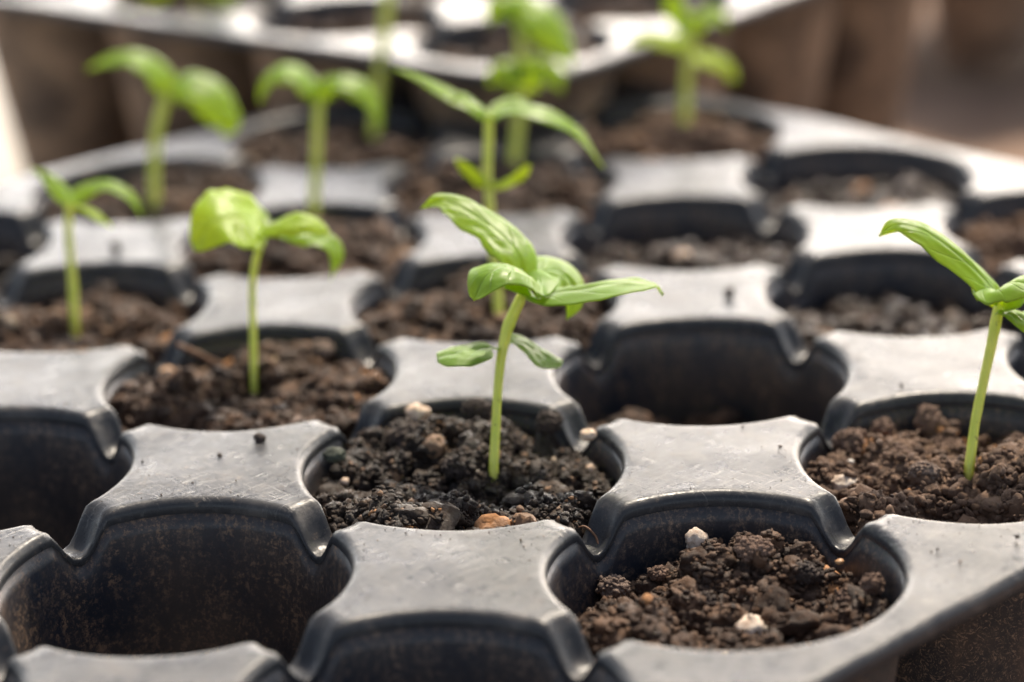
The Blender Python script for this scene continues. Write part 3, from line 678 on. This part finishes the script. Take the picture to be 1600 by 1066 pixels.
stone('soil_clod', 'dark brown clod right of centre in the front right cell', 'soil clod', K, 1262, 897, 26, 19, M_clodd, 0, 4)
stone('pebble', 'small orange chip near the right rear wall of the front right cell', 'pebble', K, 1312, 878, 8, 6, M_amber, 2, 2)
stone('pebble', 'tiny cream grain below the wide brown clod', 'pebble', K, 1150, 874, 5, 4, M_white, 3, 2)
stone('pebble', 'amber grain at the front right of the front right cell', 'pebble', K, 1355, 965, 7, 6, M_amber, 4, 2)
K = (1, -1)
stone('soil_clod', 'largest round dry clod by the left rim of the right edge cell', 'soil clod', K, 1333, 696, 35, 27, M_clod, 0, 4)
stone('soil_clod', 'dry clod behind the largest round one', 'soil clod', K, 1379, 672, 21, 20, M_clod, 1, 4)
stone('soil_clod', 'tall dry clod against the back wall left of the right edge stem', 'soil clod', K, 1450, 656, 22, 24, M_clod, 2, 4)
stone('soil_clod', 'broad dry clod between the tall clod and the right edge stem', 'soil clod', K, 1472, 700, 37, 22, M_clod, 3, 4)
stone('soil_clod', 'rounded dry clod in the middle of the right edge cell', 'soil clod', K, 1406, 717, 26, 20, M_clod, 4, 4)
stone('soil_clod', 'pale dry clod in front of the broad one', 'soil clod', K, 1445, 737, 26, 17, M_clodg, 5, 4)
stone('soil_clod', 'dry clod right of the stem cut by the picture edge', 'soil clod', K, 1590, 696, 20, 20, M_clod, 6, 4)
stone('perlite_chunk', 'white crumbly chunk near the front left of the right edge cell', 'perlite chunk', K, 1320, 756, 25, 16, M_perl, 2, 3)
stone('pebble', 'tiny white grain under the largest dry clod', 'pebble', K, 1329, 722, 6, 5, M_white, 5, 2)
K = (0, 1)
stone('pebble', 'orange tan pebble at the left of the cupped-leaf seedling cell', 'pebble', K, 261, 582, 14, 12, M_amber, 1, 3)
stone('pebble', 'pinkish tan pebble right of the cupped-leaf seedling stem', 'pebble', K, 497, 568, 15, 13, M_amber, 2, 3)
stone('soil_clod', 'pale brown clod above the pinkish tan pebble', 'soil clod', K, 503, 547, 24, 18, M_clodg, 3, 3)
stone('soil_clod', 'upright brown clod at the left rim of the cupped-leaf seedling cell', 'soil clod', K, 190, 600, 18, 22, M_clod, 4, 3)
stone('pebble', 'blurred tan pebble in the wet cell behind the bright platform', 'pebble', (2, 1), 1066, 402, 17, 14, M_cream, 5, 3)
def fibre(name, label, cat, pts, r, mat, wob=.1):
    p0 = np.array(pts[0]); V, fs = tube([np.array(p)-p0 for p in pts], r, 8, 40, wob=wob); return tag(obj(name, V, fs, mat, loc=p0), label, cat)
s0 = lambda k, x, y, l=.06: on_soil(k, x, y)-AF*l*3
fibre('rootlet', 'thin brown rootlet lying on the soil right of the centre stem', 'rootlet', [s0((0, 0), 845, 722), s0((0, 0), 866, 730, .08), s0((0, 0), 885, 750), s0((0, 0), 930, 776)], [.018, .022, .02, .012], M_root)
fibre('rootlet', 'curled brown rootlet hanging over the ridge into the front right cell', 'rootlet',
      [onz(900, 826, -.47), onz(914, 823, -.42), onz(929, 836, -.52), onz(936, 852, -.62), onz(944, 868, -.75), onz(939, 882, -.85), onz(935, 896, -1.0)], [.012, .018, .02, .016, .012], M_root)
fibre('twig', 'short grey twig leaning in the front right cell', 'twig', [s0((0, -1), 1222, 1010), s0((0, -1), 1250, 986, .07), s0((0, -1), 1283, 957, .1)], [.035, .04, .03], M_twig)
fibre('twig', 'blurred brown stick at the back left of the cupped-leaf seedling cell', 'twig', [s0((0, 1), 280, 538, .1), s0((0, 1), 312, 552, .12), s0((0, 1), 350, 572, .1)], [.04, .05, .03], M_root)
# a dry scrap of leaf stuck on the ridge
def scrap():
    c = onz(509, 806, -.42); V = []; n = 9
    for i in range(n):
        for j in range(n):
            a, b = i/(n-1)*2-1, j/(n-1)*2-1
            w_ = .13*math.sqrt(max(0, 1-a*a*.9)); V.append([a*.13+.02*b, b*w_*.7, .05*a*a+.04*math.sin(b*2+a*3)+.05])
    i = np.arange(n-1)[:, None]*n; j = np.arange(n-1)[None, :]
    o = obj('dry_leaf_scrap', V, np.stack([i+j, i+n+j, i+n+j+1, i+j+1], -1).reshape(-1, 4), M_twig, loc=c); o.rotation_euler = (.3, .5, .8)
    sm = o.modifiers.new('t', 'SOLIDIFY'); sm.thickness = .01*CM
    tag(o, 'curled dry tan leaf scrap on the ridge left of the centre cell', 'leaf scrap')
scrap()
def crumb(label, x, y, r, i=0, sub=3, mat=None, sh=0.):
    p = onz(x, y+r*.6, 0); D = depth(p); V, Fc = LUMPS[sub][i]; V = V/np.abs(V).max(0)*r*D/F
    o = obj('soil_crumb', V, [Fc], mat or M_clodd, loc=(p[0], p[1], r*D/F*.7)); tag(o, label, 'soil crumb')
crumb('soil crumb on the platform left of centre, near its back edge', 406, 686, 11, 0, mat=M_clodd)
crumb('black speck in the middle of the platform left of centre', 344, 712, 4.5, 1, 2)
crumb('tiny speck near the front edge of the platform left of centre', 301, 755, 2.5, 2, 2)
crumb('dark crumb on the bright platform behind the half empty cell', 1140, 456, 9, 3, 2)
crumb('dark speck on the platform behind the right edge cell', 1408, 603, 4, 4, 2)
crumb('speck on the wide flange at the right edge', 1589, 839, 4, 5, 2)
crumb('brown speck on the flange beside the front right cell', 1500, 878, 3, 6, 2, M_clod)
crumb('dark speck beside the brown one on the flange', 1465, 858, 3, 0, 2)
crumb('blurred crumb on the platform behind the left edge seedling', 181, 383, 9, 1, 2)

# fine soil grains left on the plastic, thickest along the cell edges
def grains():
    r = np.random.default_rng(99); pos = []; rad = []
    for (u, v) in [(0, 0), (0, -1), (1, -1), (0, 1), (1, 0), (1, 1), (-1, 0), (2, 0), (0, 2), (-1, 1), (1, 2), (2, 1)]:
        n = 90; th = r.random(n)*6.283; d = RH+BV+.02+r.exponential(.16, n); x, y = d*np.cos(th), d*np.sin(th)
        ok = (abs(x) < P/2) & (abs(y) < P/2) & (np.hypot(abs(x)-P/2, y) > .66) & (np.hypot(x, abs(y)-P/2) > .66)
        x, y = x[ok]+u*P, y[ok]+v*P; rr = r.uniform(.006, .013, len(x))*np.where(r.random(len(x)) < .08, 2.2, 1)
        z = .035*noise(np.stack([x*.35, y*.35, x*0], -1), 11)+.012*noise(np.stack([x*1.1, y*1.1, x*0], -1), 12)
        pos.append(np.stack([(x-y)*.70710678, (x+y)*.70710678, z+rr*.7], -1)); rad.append(rr)
    V, fs = merge(scatter(np.concatenate(pos), np.concatenate(rad), 1, r))
    tag(obj('soil_grains', V, fs, M_semi), 'fine brown soil grains sprinkled on the platforms of the sharp tray', 'soil grains', None, 'stuff')
grains()
